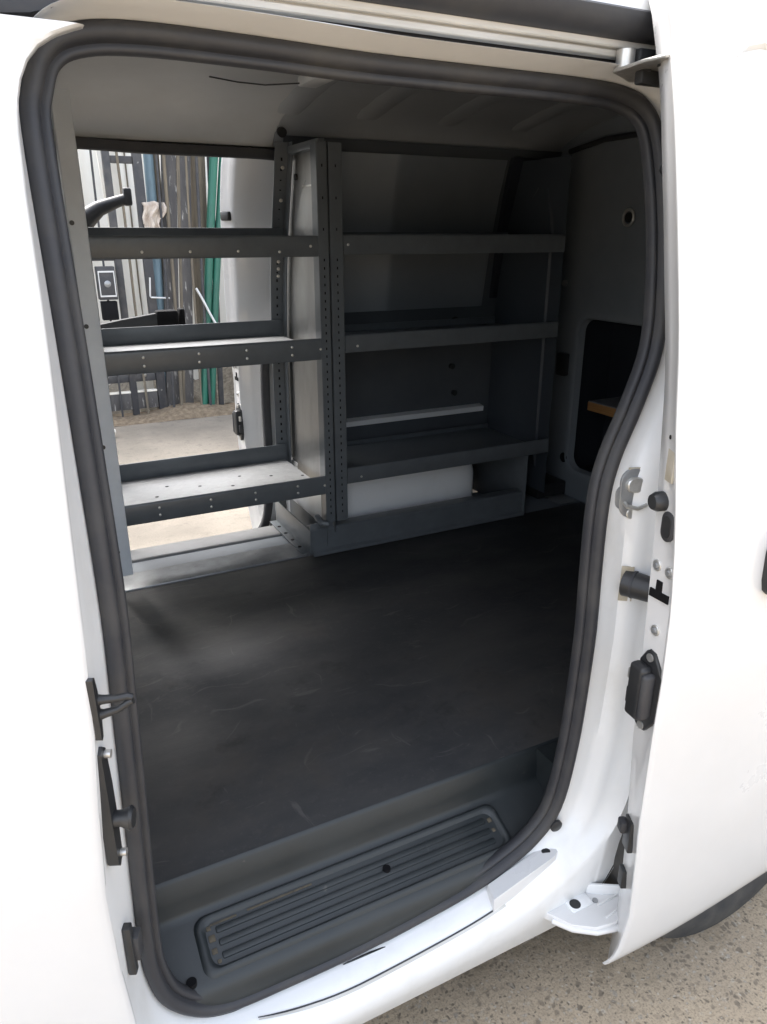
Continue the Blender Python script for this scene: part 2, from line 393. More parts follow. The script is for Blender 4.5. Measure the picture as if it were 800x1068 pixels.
    m = MB(); m.loft([[(x, y + z0 * .4, min(z + z0, 1.846)) for x, z0 in ((-1.2, 0), (-.5, 0), (.0, 0), (.05, .0), (.08, .004), (.10, .010), (.115, .018), (.125, .027), (.13, .036), (.133, .042))] for y, z in ((.985, 1.802), (.968, 1.8035), (.967, 1.815), (.970, 1.824), (.978, 1.836), (.99, 1.845))], closed=False); m.build('door_top_shade', RUB, van, xf, smooth=60)  # dark strip whose colour stands in for the shade above the front door
    m = MB(); m.loft([[(x, b(z) + .004, z) for x in (-1.09, -.6, -.15)] for z in (1.11, 1.3, 1.5, 1.65, 1.79)], closed=False)
    m.build('window', GLASS, fd, xf)
    m = MB(); m.box(-.42, -.28, .812, .835, .92, .955, .008); m.build('handle', WHITE, fd, xf)
    # weatherstrip round the opening
    prof = [(-.004, -.004), (-.003, .010), (.004, .017), (.013, .020), (.023, .017), (.027, .010), (.029, .004), (.032, .0045), (.037, .006), (.042, .003), (.044, -.004), (.043, -.012), (.036, -.018), (.0, -.018)]
    m = MB()
    m.loft([[(LOOP[i][0] - NRM[i][0] * u * .74, b(LOOP[i][1]) + .08 - v, LOOP[i][1] - NRM[i][1] * u * .74) for i in range(nL)] for u, v in prof], ring=True)
    m.build('weatherstrip', RUB, van, xf, smooth=70)
side_structure(near, True)
side_structure(far, False)

DOOR_XO = [(.17, .908), (.24, .922), (.34, .925), (.45, .912), (.59, .896), (.8, .888), (.93, .887), (1.03, .888), (1.17, .878), (1.32, .869), (1.45, .867), (1.64, .862), (1.8, .868), (1.85, .884), (1.95, .90)]
DOOR_XI = [(.17, .975), (.25, .966), (.32, .956), (.52, .931), (.75, .905), (.92, .895), (1.03, .894), (1.15, .893), (1.37, .900), (1.52, .894), (1.67, .892), (1.85, .905), (1.95, .925)]
def sliding_door(xf, dx, isnear):
    xo_t, xi_t = DOOR_XO, DOOR_XI
    XE = 2.02
    def zb(x): return interp(x, [(.86, .165), (.91, .162), (1.0, .155), (1.1, .152), (1.2, .159), (1.4, .184), (1.5, .24), (1.62, .40), (1.7, .58), (1.8, .76), (2.1, .80)])
    def zt(x): return 1.925 - .006 * (x - .9)
    def sect(s):
        zr = .18 + (1.92 - .18) * s
        xo, xi = interp(zr, xo_t), interp(zr, xi_t)
        P = [(xi, -.062), (xi + (xo + .006 - xi) * .5, -.085), (xo + .006, -.108), (xo + .001, -.113), (xo, -.1165), (xo + .003, -.1195), (xo + .012, -.121)]
        for k in range(1, 15): P.append((xo + .012 + (XE - xo - .012) * k / 14, -.121))
        P += [(XE + .005, -.115), (XE + .005, -.06), (XE - .05, -.05), (1.5, -.05), (xi + .06, -.05), (xi + .01, -.056)]
        o = []
        for x, dy in P:
            z = zb(x) + (zt(x) - zb(x)) * s
            # soft return along the bottom hem
            hem = max(0, (.03 - s) / .03); o.append((x + dx, b(z) + dy + (.012 * hem * hem if dy < -.11 else 0), z))
        return o
    m = MB(); m.loft([sect(t) for t in [0, .006, .013, .022, .035] + [.05 + .95 * k / 44 for k in range(45)]], cap=True)
    sd = m.build('sliding_door', WHITE, van, xf, smooth=42)
    return sd
SD = sliding_door(near, 0, True)
FSD = sliding_door(far, -.06, False)

# roof, bulkhead, tail
def arc(zc, zs, y0, n=14):
    w = MIR / 2 - y0; return [(MIR / 2 + w * t, zc - (zc - zs) * abs(t) ** 2.4) for t in [-1 + 2 * k / n for k in range(n + 1)]]
m = MB(); ro = [(.953, 1.897), (.957, 1.915), (.98, 1.945), (1.03, 1.975)] + [(y, z) for y, z in arc(2.10, 2.0, 1.09)] + [(MIR - 1.03, 2.01), (MIR - .985, 1.995), (MIR - .955, 1.985), (MIR - .944, 1.967)]
m.loft([[(x, y, z) for y, z in ro] for x in (-1.25, 0, 1.2, 2.42)], closed=False)
m.build('roof', WHITE, van)
m = MB(); m.box(-1.25, 2.42, .99, 2.73, .17, .19); m.box(-1.25, -.14, .93, 2.79, .19, .44); m.build('underbody', HOLE, van)
m = MB(); m.box(-.17, -.13, 1.0, 2.72, .45, 2.0); m.build('bulkhead', HEADER, van)
HL = [(1.03, 1.832), (1.05, 1.855), (1.10, 1.885), (1.18, 1.93)] + arc(2.025, 1.975, 1.26, 10) + [(2.50, 1.965), (2.575, 1.942), (2.63, 1.915), (2.655, 1.889), (2.668, 1.872)]
m = MB(); m.loft([[(x, y, z) for y, z in HL] for x in (-.13, .4, .93)], closed=False); m.build('roof_header', HEADER, van, smooth=60)
m = MB(); m.loft([[(x, y, z) for y, z in HL] for x in (.931, 1.4, 1.8, 2.16)], closed=False); m.build('headliner', CEIL, van, smooth=60)
for x in (.94, 1.22, 1.54, 1.86):
    m = MB(); m.loft([[(x + dx, y, z - dz) for y, z in arc(2.025, 1.965, 1.2, 12)] for dx, dz in ((-.06, -.004), (-.03, .010), (.03, .010), (.06, -.004))], closed=False)
    m.build('roof_bow', CEIL, van)
# inner side walls behind the openings
def inner_wall(xf, isnear):
    m = MB(); zs = [.48, .7, .9, 1.1, 1.3, 1.45, 1.6, 1.75, 1.86]
    m.loft([[(x, b(z) + .12, z) for x in ((1.07 if isnear else .955), 1.4, 1.8, 2.16)] for z in zs], closed=False)
    m.build('side_wall_lining', LINER, van, xf)
inner_wall(near, True); inner_wall(far, False)
# raised blank panel, swage ribs and ledge on the far wall
m = MB()
def wp(x, z, d): 
    q = far(x, b(z) + .12, z); return (q[0], q[1] - d, q[2])
rows = [1.30, 1.4, 1.5, 1.6, 1.7, 1.78, 1.82]
m.loft([[wp(1.02, z, .001), wp(1.03, z, .012), wp(1.38, z, .014), wp(1.39, z, .020), wp(1.42, z, .020), wp(1.43, z, .014), wp(1.86 + .05 * (z - 1.5), z, .012), wp(1.88 + .05 * (z - 1.5), z, .001)] for z in rows], closed=False)
m.build('side_blank_panel', INNER, van)
m = MB(); m.loft([[wp(x, z, d) for x in (1.1, 1.5, 1.90)] for z, d in ((.835, .002), (.84, .035), (.862, .038), (.868, .002))], closed=False); m.build('wall_ledge', JAMB, van)
m = MB(); m.loft([[wp(1.905, z, .003), wp(1.91, z, .02), wp(2.13, z, .02)] for z in [1.33, 1.5, 1.6, 1.7, 1.78, 1.83]], closed=False); m.build('corner_trim', NAVY, van)
for x, z in ((1.74, 1.25), (1.74, 1.05), (1.76, .93)):
    q = wp(x, z, .0); m = MB(); m.tube([(q[0], q[1] + .002, q[2]), (q[0], q[1] - .012, q[2])], .013); m.build('wall_plug', TRIM, van)
# wheel-arch cover under the far shelves, white
m = MB(); 
rr_ = rrect(2.385, 2.78, .44, .748, .05, 6)
m.loft([[((x), (y - 2.575) * k + 2.575, (z - .47) * k + .47) for y, z in rr_] for x, k in ((.955, 1.0), (1.2, 1.0), (1.50, 1.0), (1.555, .992), (1.60, .968), (1.628, .935), (1.642, .89), (1.647, .82))], cap=True)
m.build('wheel_arch_cover', JAMB, van, smooth=60)
m = MB(); m.box(.96, 1.655, 2.335, 2.40, .495, .56, .006); m.build('arch_flange', JAMB, van)
# floors, sill strips
m = MB(); m.box(-.13, 2.15, 1.062, 2.62, .455, .494); m.build('floor_pan', INNER, van)
fl = MB()
fl.box(-.125, 2.13, 1.066, 2.285, .494, .503, .003); fl.build('floor_mat', FLOOR, van)
m = MB(); m.box(-.12, .86, 2.292, 2.42, .494, .507, .004); m.build('sill_strip', GALV, van)
m = MB(); m.box(-.1, 1.05, 2.53, 2.64, .47, .503, .012, 3); m.box(-.1, 1.05, 2.40, 2.53, .46, .47); m.build('door_sill', SILL, van)
# near step well: riser, tread, ribs
m = MB()
yb = lambda z: b(z) + .075
outline = [p for p in LOOP]
def ST(y): return .380 + (y - .955) * .42
m = MB()
m.loft([[(x, y, z) for y, z in ((1.067, .5035), (1.064, .501), (1.061, .496), (1.055, .455), (1.053, ST(1.05) + .012), (1.049, ST(1.048) + .003), (1.040, ST(1.04)), (.945, ST(.945)), (.936, ST(.936) - .003), (.930, ST(.93) - .012), (.927, .345), (.926, .30))] for x in (-.06, .03, .06, .3, .6, .9, .95, 1.0)], closed=False)
m.box(-.06, .03, .95, 1.06, .3, .5); m.box(.93, 1.0, .95, 1.06, .3, .5)
st = m.build('step_tread', STEP, van, smooth=60)
fr = MB()
def rim(o, h): return [(x, y, ST(y) + h) for x, y in rrect(.134 + o, .800 - o, .943 + o * .7, 1.042 - o * .7, .02, 5)]
fr.loft([rim(0, -.003), rim(.004, .005), rim(.010, .008), rim(.017, .005), rim(.024, -.006)], closed=True)
fr.build('tread_rim', STEP, st, smooth=70)
TILT = Matrix.Rotation(math.atan(.42), 4, 'X')
for y in (.972, .9925, 1.013):
    rb = MB(); rb.obox(Matrix.Translation((.467, y, ST(y) - .0005)) @ TILT @ Matrix.Diagonal((.588, .0125, .008, 1)), .003, 2); rb.build('tread_rib', STEP, st)
for bx, by, l in ((.162, .982, .020), (.163, 1.002, .024), (.161, 1.019, .016), (.770, .99, .016), (.772, 1.010, .02), (.30, 1.024, .13), (.19, 1.023, .05), (.166, .965, .014)):
    dm = MB(); dm.obox(Matrix.Translation((bx, by, ST(by) + .0008)) @ TILT @ Matrix.Diagonal((l * .5 if l < .04 else l, l * .5 if l < .04 else .004, .003, 1)), .0012); dm.build('dirt_patch', DIRT, st)
for px_, py_, r_ in ((.515, .997, .008), (.112, .950, .009)):
    m = MB(); m.tube([(px_, py_, ST(py_) - .002), (px_, py_, ST(py_) + .007)], r_, 14); m.build('drain_plug', HOLE, st)
# tail wall with the closed rear door
XR = 2.15
m = MB()
def ringp(o, x): return [(x, y, z) for y, z in rrect(1.46 - o, 2.42 + o, .62 - o, 1.27 + o, .06 + max(o, -.02), 6)]
m.loft([[(XR, y, z) for y, z in rrect(.95, 2.78, .40, 2.0, .02, 6)], ringp(.03, XR), ringp(.012, XR - .006), ringp(.0, XR), ringp(-.006, XR + .03)], closed=True)
rd = m.build('rear_door', INNER, van, smooth=50)
m = MB(); m.box(XR + .22, XR + .24, 1.38, 2.5, .5, 1.4); m.box(XR + .02, XR + .23, 1.40, 1.44, .55, 1.35); m.box(XR + .02, XR + .23, 2.45, 2.47, .55, 1.35); m.box(XR + .02, XR + .23, 1.4, 2.47, .58, .6); m.box(XR + .02, XR + .23, 1.4, 2.47, 1.30, 1.32); m.build('door_cavity', NAVY, rd)
m = MB(); m.box(2.40, 2.42, .95, 2.77, .3, 1.95); m.build('tailgate_skin', WHITE, van)
m = MB(); m.tube([(XR - .012, 2.197 + .026 * math.cos(a), 1.65 + .028 * math.sin(a)) for a in [2 * math.pi * k / 20 for k in range(21)]], .0055, 8, cap=False); m.build('ring_clip', CHROME, rd)
m = MB(); m.tube([(XR + .003, 2.197, 1.65), (XR - .012, 2.197, 1.65)], .018, 14); m.build('clip_base', TRIM, rd)
m = MB(); m.box(XR - .03, XR, 2.462, 2.515, 1.02, 1.115, .006); m.build('door_buffer', TRIM, rd)
m = MB(); m.tube([(XR - .004, 2.444, .66), (XR + .002, 2.444, .66)], .022, 16); m.build('grommet', HOLE, rd)
m = MB(); m.tube([(XR - .01, 2.53, 1.40), (XR + .002, 2.53, 1.40)], .013, 12); m.build('bolt', CHROME, rd)
m = MB(); m.tube([(XR - .02, 2.545, 1.90), (XR - .02, 2.35, 1.925), (XR - .02, 2.2, 1.925), (XR - .02, 1.9, 1.93)], .010, 8); m.build('rear_header_seal', RUB, van)
m = MB(); m.box(1.98, XR - .01, 2.40, 2.62, .500, .565, .01); m.build('corner_box', TRIM, van)
m = MB(); m.box(2.02, 2.12, 2.30, 2.40, .503, .507, .001); m.build('latch_plate', GALV, van)
# headliner details
m = MB(); m.box(.865, .925, 2.10, 2.24, 1.985, 2.012, .006); m.build('cable_clip', JAMB, van)
m = MB(); m.tube([(.62, 2.27, 1.996), (.70, 2.275, 1.990), (.78, 2.27, 1.988), (.87, 2.22, 1.992)], .002, 8); m.build('cable', TRIM, van)
m = MB(); m.tube([(.945, 2.612, 1.915), (.945, 2.60, 1.910)], .016, 16); m.build('panel_plug', TRIM, van)
m = MB(); m.box(1.36, 1.46, 1.98, 2.06, 1.985, 2.02, .008); lampo = m.build('dome_lamp', INNER, van)
m = MB(); m.tube([(1.40, 2.0, 1.992), (1.38, 2.0, 1.975)], .012, 10); m.build('lamp_switch', TRIM, lampo)
m = MB(); m.tube([(1.44, 2.03, 1.995), (1.55, 1.98, 1.985), (1.62, 1.90, 1.99), (1.7, 1.7, 2.0)], .004, 8); m.build('lamp_wire', TRIM, lampo)

# ------------------------------------------------------------------ fittings on the near door frame
# front (B) pillar: forked check, latch striker, lower stop
NL = (.92, -.39, 0)
def framen(p, n, up=(0, 0, 1)):
    n = Vector(n).normalized(); up = Vector(up); u = up.cross(n).normalized(); v = n.cross(u)
    M = Matrix((u, v, n)).transposed().to_4x4(); M.translation = Vector(p); return M
M_ = framen((.0265, .852, 1.041), NL)
m = MB(); m.loft([[M_ @ Vector((w, z, h)) for z, w in ((-.047, -.009), (-.044, -.004), (-.02, .0), (.02, .0), (.042, -.004), (.045, -.009), (.042, -.012), (-.044, -.012))] for h in (-.006, .006, .009)], cap=True)
fk = m.build('forked_check', TRIM, van)
for z0, z1 in ((1.047, 1.0515), (1.026, 1.0425)):
    m = MB(); m.tube([(.029, .851, z0), (.038, .848, z0 + .001), (.055, .841, z0 + .4 * (z1 - z0)), (.068, .836, z1), (.073, .834, (z1 + 1.047) / 2)], .005, 10, rs=[.009, .0062, .0046, .005, .0045]); m.build('prong', TRIM, fk)
M_ = framen((.0225, .855, .882), NL)
m = MB(); m.loft([[M_ @ Vector((w, z, h)) for z, w in ((-.098, -.006), (-.09, .008), (-.03, .012), (.03, .012), (.088, .007), (.098, -.004), (.09, -.012), (-.09, -.012))] for h in (-.006, .005, .009)], cap=True)
sk = m.build('striker_plate', TRIM, van)
m = MB(); m.tube([M_ @ Vector(q) for q in ((0, -.022, .006), (0, -.022, .018), (0, -.022, .030), (0, -.022, .034))], .014, 16, rs=[.011, .011, .0165, .013]); m.build('striker_stud', TRIM, sk)
for z in (.082, -.082):
    m = MB(); m.tube([M_ @ Vector((.002, z, .006)), M_ @ Vector((.002, z, .017))], .0055, 10); m.build('bolt', CHROME, sk)
M_ = framen((.022, .872, .606), NL)
m = MB(); m.obox(M_ @ Matrix.Translation((-.004, .0, .003)) @ Matrix.Diagonal((.014, .092, .012, 1)), .002); ls = m.build('lower_stop', TRIM, van)
m = MB(); m.obox(M_ @ Matrix.Translation((.006, -.002, .008)) @ Matrix.Diagonal((.022, .045, .016, 1)), .002); m.build('stop_pad', RUB, ls)
# rear (C) pillar
# ------------------------------------------------------------------ fittings behind the opening and on the sliding door
def frame(p, n, up=(0, 0, 1)):
    n = Vector(n).normalized(); up = Vector(up); u = up.cross(n).normalized(); v = n.cross(u)
    M = Matrix((u, v, n)).transposed().to_4x4(); M.translation = Vector(p); return M
def plate(m, poly, p, n, h, sink=.003, taper=1.0):
    """outline in the plane of a surface at p with normal n, standing h proud of it"""
    M = frame(p, n)
    m.loft([[M @ Vector((x, y, -sink)) for x, y in poly], [M @ Vector((x, y, h * .7)) for x, y in poly], [M @ Vector((x * (1 - .12 * taper), y * (1 - .12 * taper), h)) for x, y in poly]], cap=True); return m
def oval(w, h, n=20): 
    o = []
    r = min(w, h) / 2
    return rrect(-w / 2, w / 2, -h / 2, h / 2, r * .98, max(3, n // 4))
ND = (-.78, .62, -.05); NC = (-.28, -.95, .08)
m = MB(); plate(m, oval(.030, .044), (.948, .913, 1.148), NC, .002); plate(m, oval(.052, .092), (.966, .907, 1.155), NC, .003, taper=.3)
stp = m.build('striker_recess', GALV, van)
m = MB(); plate(m, oval(.034, .028), (.966, .905, 1.172), NC, .008); m.build('striker_boss', CHROME, stp)
m = MB(); M_ = frame((.966, .902, 1.135), NC)
m.tube([M_ @ Vector(q) for q in ((-.018, .004, .0), (-.018, .0, .010), (.0, -.004, .014), (.018, .0, .010), (.018, .004, 0))], .004, 8); m.build('striker_loop', CHROME, stp)
m = MB(); plate(m, oval(.026, .02), (.966, .903, 1.118), NC, .004); m.build('striker_screw', CHROME, stp)
m = MB(); plate(m, [(-.030, -.0065), (.034, -.0065), (.034, .0065), (-.030, .0065)], (.985, .904, 1.196), NC, .0012, taper=.05); sk2 = m.build('pillar_sticker', STICK, van, label='pale yellowed sticker strip on the rear door pillar')
m = MB(); plate(m, oval(.006, .006), (.962, .9115, 1.197), NC, .002); m.build('sticker_hole', HOLE, sk2)
# stop buffer: black cylinder with worn backing
m = MB(); plate(m, [(-.014, -.036), (.010, -.036), (.008, .034), (-.014, .034)], (.962, .888, .984), (-.6, -.8, 0), .0012, taper=.05); bk = m.build('buffer_backing', STICK, van)
m = MB(); m.tube([(.960, .892, .985), (.963, .884, .985), (.985, .842, .983), (.998, .815, .982)], .024, 18, rs=[.026, .025, .023, .022]); bfr = m.build('stop_buffer', TRIM, van)
m = MB(); m.tube([(.966, .880, .985), (.968, .876, .985)], .0262, 18); m.build('buffer_ring', RUB, bfr)
# cone stop under the roof
m = MB(); m.tube([(1.075, .985, 1.69), (1.03, .985, 1.692), (.955, .89, 1.684)], .014, 14, rs=[.010, .010, .019]); m.build('cone_stop', TRIM, van)
# upper roller arm
m = MB(); m.prism([(.885, .975), (.872, .90), (.876, .862), (.905, .862), (.955, .915), (.985, 1.0), (.96, 1.02), (.93, 1.0)], 'Z', 1.8185, 1.8235); ra = m.build('upper_roller_arm', CHROME, van, bevel=.0015)
for x, y in ((.912, .935), (.905, .895), (.945, .965)):
    m = MB(); m.tube([(x, y, 1.8186), (x, y, 1.8155)], .008, 12); m.build('arm_bolt', TRIM, ra)
m = MB(); m.tube([(.905, .972, 1.823), (.905, .972, 1.850)], .014, 16); m.build('guide_roller', CHROME, ra)
m = MB(); m.box(.918, .96, .955, .985, 1.824, 1.852, .004); m.build('roller_bracket', TRIM, ra)
m = MB(); m.box(.915, .955, .885, .925, 1.824, 1.847, .004); m.build('roller_housing', TRIM, ra)
m = MB(); m.box(.90, .965, .928, .945, 1.799, 1.8180, .003); m.build('arm_hanger', TRIM, ra)
m = MB(); m.box(.935, .985, .900, .922, 1.776, 1.8180, .003); m.build('arm_stop', TRIM, ra)
# lower track slot, roller carrier and arm
def jb(i, k, up=.0015):
    a = jamb_pt(i, k); return (a[0], a[1] - up * .3, a[2] + up)
bot = [i for i in range(len(LOOP)) if NRM[i][1] < -.35 and   .19 < LOOP[i][0] < .72]
bot.sort(key=lambda i: LOOP[i][0])
def track(ua_, ub_, w0, name, mt, lift):
    m = MB(); A = []; B = []
    for j, i in enumerate(bot):
        x = LOOP[i][0]; t = min((x - .19) / .22, 1)
        k = ua_ + (ub_ - ua_) * (t * (2 - t))
        k0 = int(k); f = k - k0; p, q = jamb_pt(i, k0), jamb_pt(i, k0 + 1)
        c = Vector(p).lerp(Vector(q), f); d_ = (Vector(q) - Vector(p)).normalized(); w = w0 * min(1, .25 + t * 1.5)
        nn = Vector((0, -.3, .95)); A.append(c - d_ * w + nn * lift); B.append(c + d_ * w + nn * lift)
    m.loft([A, B], closed=False)
    return m.build(name, mt, van)
track(3.45, 5.35, .0022, 'lower_track', RUB, .0016)
track(3.68, 5.62, .0026, 'track_lip', RAILP, .0022)
for pts in (((.385, .9235), (.472, .9185), (.474, .921), (.44, .924)),):
    m = MB(); m.prism(pts, 'Z', .294, .2975); m.build('scrape_mark', TRIM, van)
m = MB()
P = [(.705, .916), (.862, .921), (.870, .912), (.861, .888), (.852, .883), (.696, .878)]
zz = lambda x: .331 + max(0, x - .74) * .34
m.loft([[(x, y, zz(x) + h) for x, y in P] for h in (-.02, .011)] + [[(.78 + (x - .78) * .98, .895 + (y - .895) * .93, zz(x) + .0135) for x, y in P]], cap=True)
lc = m.build('roller_carrier', WHITE, van, smooth=30)
m = MB(); plate(m, oval(.020, .017), (.842, .902, zz(.842) + .0138), (-.3, -.1, .95), .002); m.build('carrier_bolt', TRIM, lc)
m = MB(); m.loft([[(.868, .885, .36), (.888, .905, .365), (.894, .925, .41), (.872, .925, .415)], [(.872, .880, .355), (.892, .898, .36), (.898, .921, .41), (.876, .921, .418)]], cap=True); m.build('carrier_shadow_gap', RUB, lc)
m = MB()
P = [(.80, .905), (.845, .915), (.90, .885), (.935, .872), (.975, .858), (1.04, .825), (1.03, .80), (.98, .793), (.94, .782), (.895, .79), (.855, .818), (.835, .85)]
m.loft([[(x, y, z) for x, y in P] for z in (.238, .252)] + [[(.92 + (x - .92) * .97, .82 + (y - .82) * .95, .2545) for x, y in P]], cap=True)
la = m.build('lower_roller_arm', WHITE, van, smooth=30)
m = MB(); m.beam((.935, .868, .262), (1.03, .812, .262), .006, .036, .002); m.build('arm_flange', JAMB, la)
m = MB(); m.tube([(.832, .852, .244), (.858, .818, .242), (.897, .790, .242), (.94, .780, .240), (.985, .790, .236)], .007, 10); m.build('arm_edge', WHITE, la)
m = MB(); m.box(.818, .866, .872, .905, .252, .322, .006); m.build('arm_knuckle', WHITE, la)
m = MB(); m.beam((.80, .878, .300), (.872, .866, .318), .008, .034, .003); m.build('carrier_link', JAMB, la)
m = MB(); m.tube([(.846, .8715, .285), (.846, .866, .285)], .008, 12); m.build('link_rivet', GALV, la)
m = MB(); m.tube([(.806, .893, .288), (.806, .893, .318)], .011, 14); m.build('guide_roller', TRIM, la)
m = MB(); m.box(.876, .930, .838, .878, .2535, .2585, .002); m.build('hinge_leaf', JAMB, la)
m = MB(); m.tube([(.938, .842, .2535), (.938, .842, .2575)], .006, 12); m.build('hinge_rivet', GALV, la)
m = MB(); m.beam((.93, .800, .2555), (1.03, .812, .2555), .004, .006, .001); m.beam((.935, .830, .2555), (1.03, .835, .2555), .004, .006, .001); m.build('pressed_rib', WHITE, la)
m = MB(); m.tube([(.892, .853, .253), (.892, .853, .259)], .0145, 18, rs=[.0145, .012]); m.build('pivot_pin', TRIM, la)
m = MB(); plate(m, oval(.026, .028), (.868, .9085, .4335), (-.12, -.97, -.1), .004); m.build('jamb_grommet', TRIM, van)
# things on the leading face of the sliding door
fs = SD
def on_face(z, t, up=0.):
    """t 0..1 across the leading face from the inner to the outer edge"""
    s = (z - .18) / (1.92 - .18)
    xo, xi = interp(z, DOOR_XO), interp(z, DOOR_XI)
    p = Vector((xi, b(z) - .062, z)).lerp(Vector((xo + .006, b(z) - .108, z)), t)
    n = Vector((-(.046), (xi - xo - .006), 0)).normalized()
    return p + n * up, n
def door_face_parts(fs, xf, dx, full):
    def onf(z, t):
        p, n = on_face(z, t); return p + Vector((dx, 0, 0)), n
    def fp(name, poly, z, t, h, mt, parent=fs, label=None, taper=1., up=0.):
        p, n = onf(z, t); m = MB(); plate(m, poly, p + n * up, n, h, taper=taper); return m.build(name, mt, parent, xf, label=label)
    if full:
        p, n = onf(1.196, .36); m = MB(); m.tube([p - n * .002, p + n * .012, p + n * .020], .016, 18, rs=[.016, .016, .012]); m.build('rubber_bumper', TRIM, fs, xf)
    q = fp('oval_plug', oval(.030, .050), 1.160, .72, .004, RUB)
    fp('oval_plug_centre', oval(.020, .038), 1.160, .72, .0042, TRIM, q, taper=.2, up=.0005)
    for z, t in ((1.086, .30), (1.084, .90), (.972, .50)):
        q = fp('door_bolt', oval(.018, .019), z, t, .003, CHROME); fp('bolt_head', oval(.009, .010), z, t, .006, GALV, q)
    fp('cable_slot', [(-.020, -.007), (.020, -.007), (.020, .007), (.004, .007), (.004, .026), (-.008, .026), (-.008, .007), (-.020, .007)], 1.036, .52, .002, HOLE, taper=.02, up=.0015)
    if full:
        q = fp('door_sticker', [(-.010, -.042), (.012, -.042), (.012, .042), (-.010, .042)], 1.275, .78, .0008, STICK, taper=.02, label='yellowed sticker on the open door edge')
        fp('sticker_hole', oval(.006, .007), 1.302, .72, .0018, HOLE, q)
    p, n = onf(.852, .50); M_ = frame(p, n) @ Matrix.Diagonal((.62, .70, 1, 1))
    O = [(-.040, -.075), (-.026, -.104), (-.008, -.112), (.012, -.108), (.048, -.066), (.052, .062), (.014, .114), (-.006, .118), (-.020, .108), (-.040, .078)]
    m = MB(); m.loft([[M_ @ Vector((x * k, y * k, h)) for x, y in O] for k, h in ((1, -.003), (1, .004), (.96, .006))], cap=True)
    lt = m.build('door_latch', TRIM, fs, xf)
    m = MB(); m.obox(M_ @ Matrix.Translation((-.012, .002, .016)) @ Matrix.Diagonal((.058, .150, .024, 1)), .008, 3); m.build('latch_housing', TRIM, lt, xf)
    m = MB(); m.obox(M_ @ Matrix.Translation((.020, .0, .016)) @ Matrix.Diagonal((.024, .128, .026, 1)), .007, 3); m.build('latch_cover', RUB, lt, xf)
    m = MB(); m.obox(M_ @ Matrix.Translation((-.048, .03, .014)) @ Matrix.Diagonal((.022, .030, .008, 1)), .002); m.build('latch_claw', CHROME, lt, xf)
    m = MB(); m.obox(M_ @ Matrix.Translation((-.046, -.03, .012)) @ Matrix.Diagonal((.020, .05, .014, 1)), .004); m.build('latch_lever', RUB, lt, xf)
    for y in (.098, -.096):
        m = MB(); m.tube([M_ @ Vector((.0, y, .004)), M_ @ Vector((.0, y, .0085))], .0075, 12); m.build('latch_screw', CHROME, lt, xf)
    if full:
        p, n = onf(.515, .42); M_ = frame(p, n)
        m = MB(); m.obox(M_ @ Matrix.Translation((.0, .0, .004)) @ Matrix.Diagonal((.030, .072, .012, 1)), .003); ds = m.build('lower_door_stop', TRIM, fs, xf)
        m = MB(); m.obox(M_ @ Matrix.Translation((-.012, .010, .013)) @ Matrix.Diagonal((.022, .026, .016, 1)), .004); m.build('stop_pad', RUB, ds, xf)
        p, n = onf(.385, .30); M_ = frame(p, n)
        m = MB(); m.obox(M_ @ Matrix.Translation((.0, .0, .005)) @ Matrix.Diagonal((.022, .045, .014, 1)), .003); m.build('door_roller_stop', TRIM, fs, xf)
    else:
        p, n = onf(1.62, .55); m = MB(); m.obox(frame(p, n) @ Matrix.Diagonal((.045, .03, .03, 1)), .006); m.build('rubber_bumper', TRIM, fs, xf)
door_face_parts(SD, near, 0, True)
door_face_parts(FSD, far, -.06, False)
# outer handle, near the right edge of the picture
m = MB(); xh = 1.096
m.loft([[(xh + .008 * k + dx, b(z) - .121 - dy, z) for dx, dy in ((0, -.004), (0, .012), (.006, .022), (.030, .024), (.036, .014), (.036, -.004))] for k, z in ((2.0, 1.005), (.6, 1.015), (0, 1.035), (0, 1.085), (.6, 1.105), (2.0, 1.115))], cap=True)
m.loft([[(x, b(z) - .121 - dy, z) for z, dy in ((1.045, -.004), (1.045, .018), (1.05, .026), (1.072, .026), (1.077, .018), (1.077, -.004))] for x in (1.12, 1.20, 1.29)], cap=True)
m.build('handle', TRIM, fs)
# pressed swage outlining the blanked window of the sliding door
m = MB(); zt_ = lambda x: 1.856 - .004 * (x - 1)
def swp(u, v):   # u along x, v drop
    z = zt_(u) - v; return (u, b(z) - .1208, z)
rowsx = [.992, 1.0, 1.015, 1.05, 1.2, 1.5, 1.8]
def swr(v, dy): return [(x, b(zt_(x) - v - max(0, 1.03 - x) * .5) - .1205 - (dy if x > .995 else -.002), zt_(x) - v - max(0, 1.03 - x) * .5) for x in rowsx]
m.loft([swr(-.006, -.002), swr(-.002, .008), swr(.006, .010), swr(.012, .002), swr(.013, -.002)], closed=False); m.build('window_swage', WHITE, fs)
# shelf board seen through the opening in the rear door
m = MB(); m.box(XR + .008, XR + .20, 1.9, 2.335, .896, .932, .001)
bd = m.build('plywood_board', PLY); tag(bd, 'plywood board with raw orange edge and grey top inside the rear door opening', 'board')
m = MB(); m.box(XR + .010, XR + .20, 1.902, 2.333, .9325, .936); m.build('board_covering', CARPET, bd)
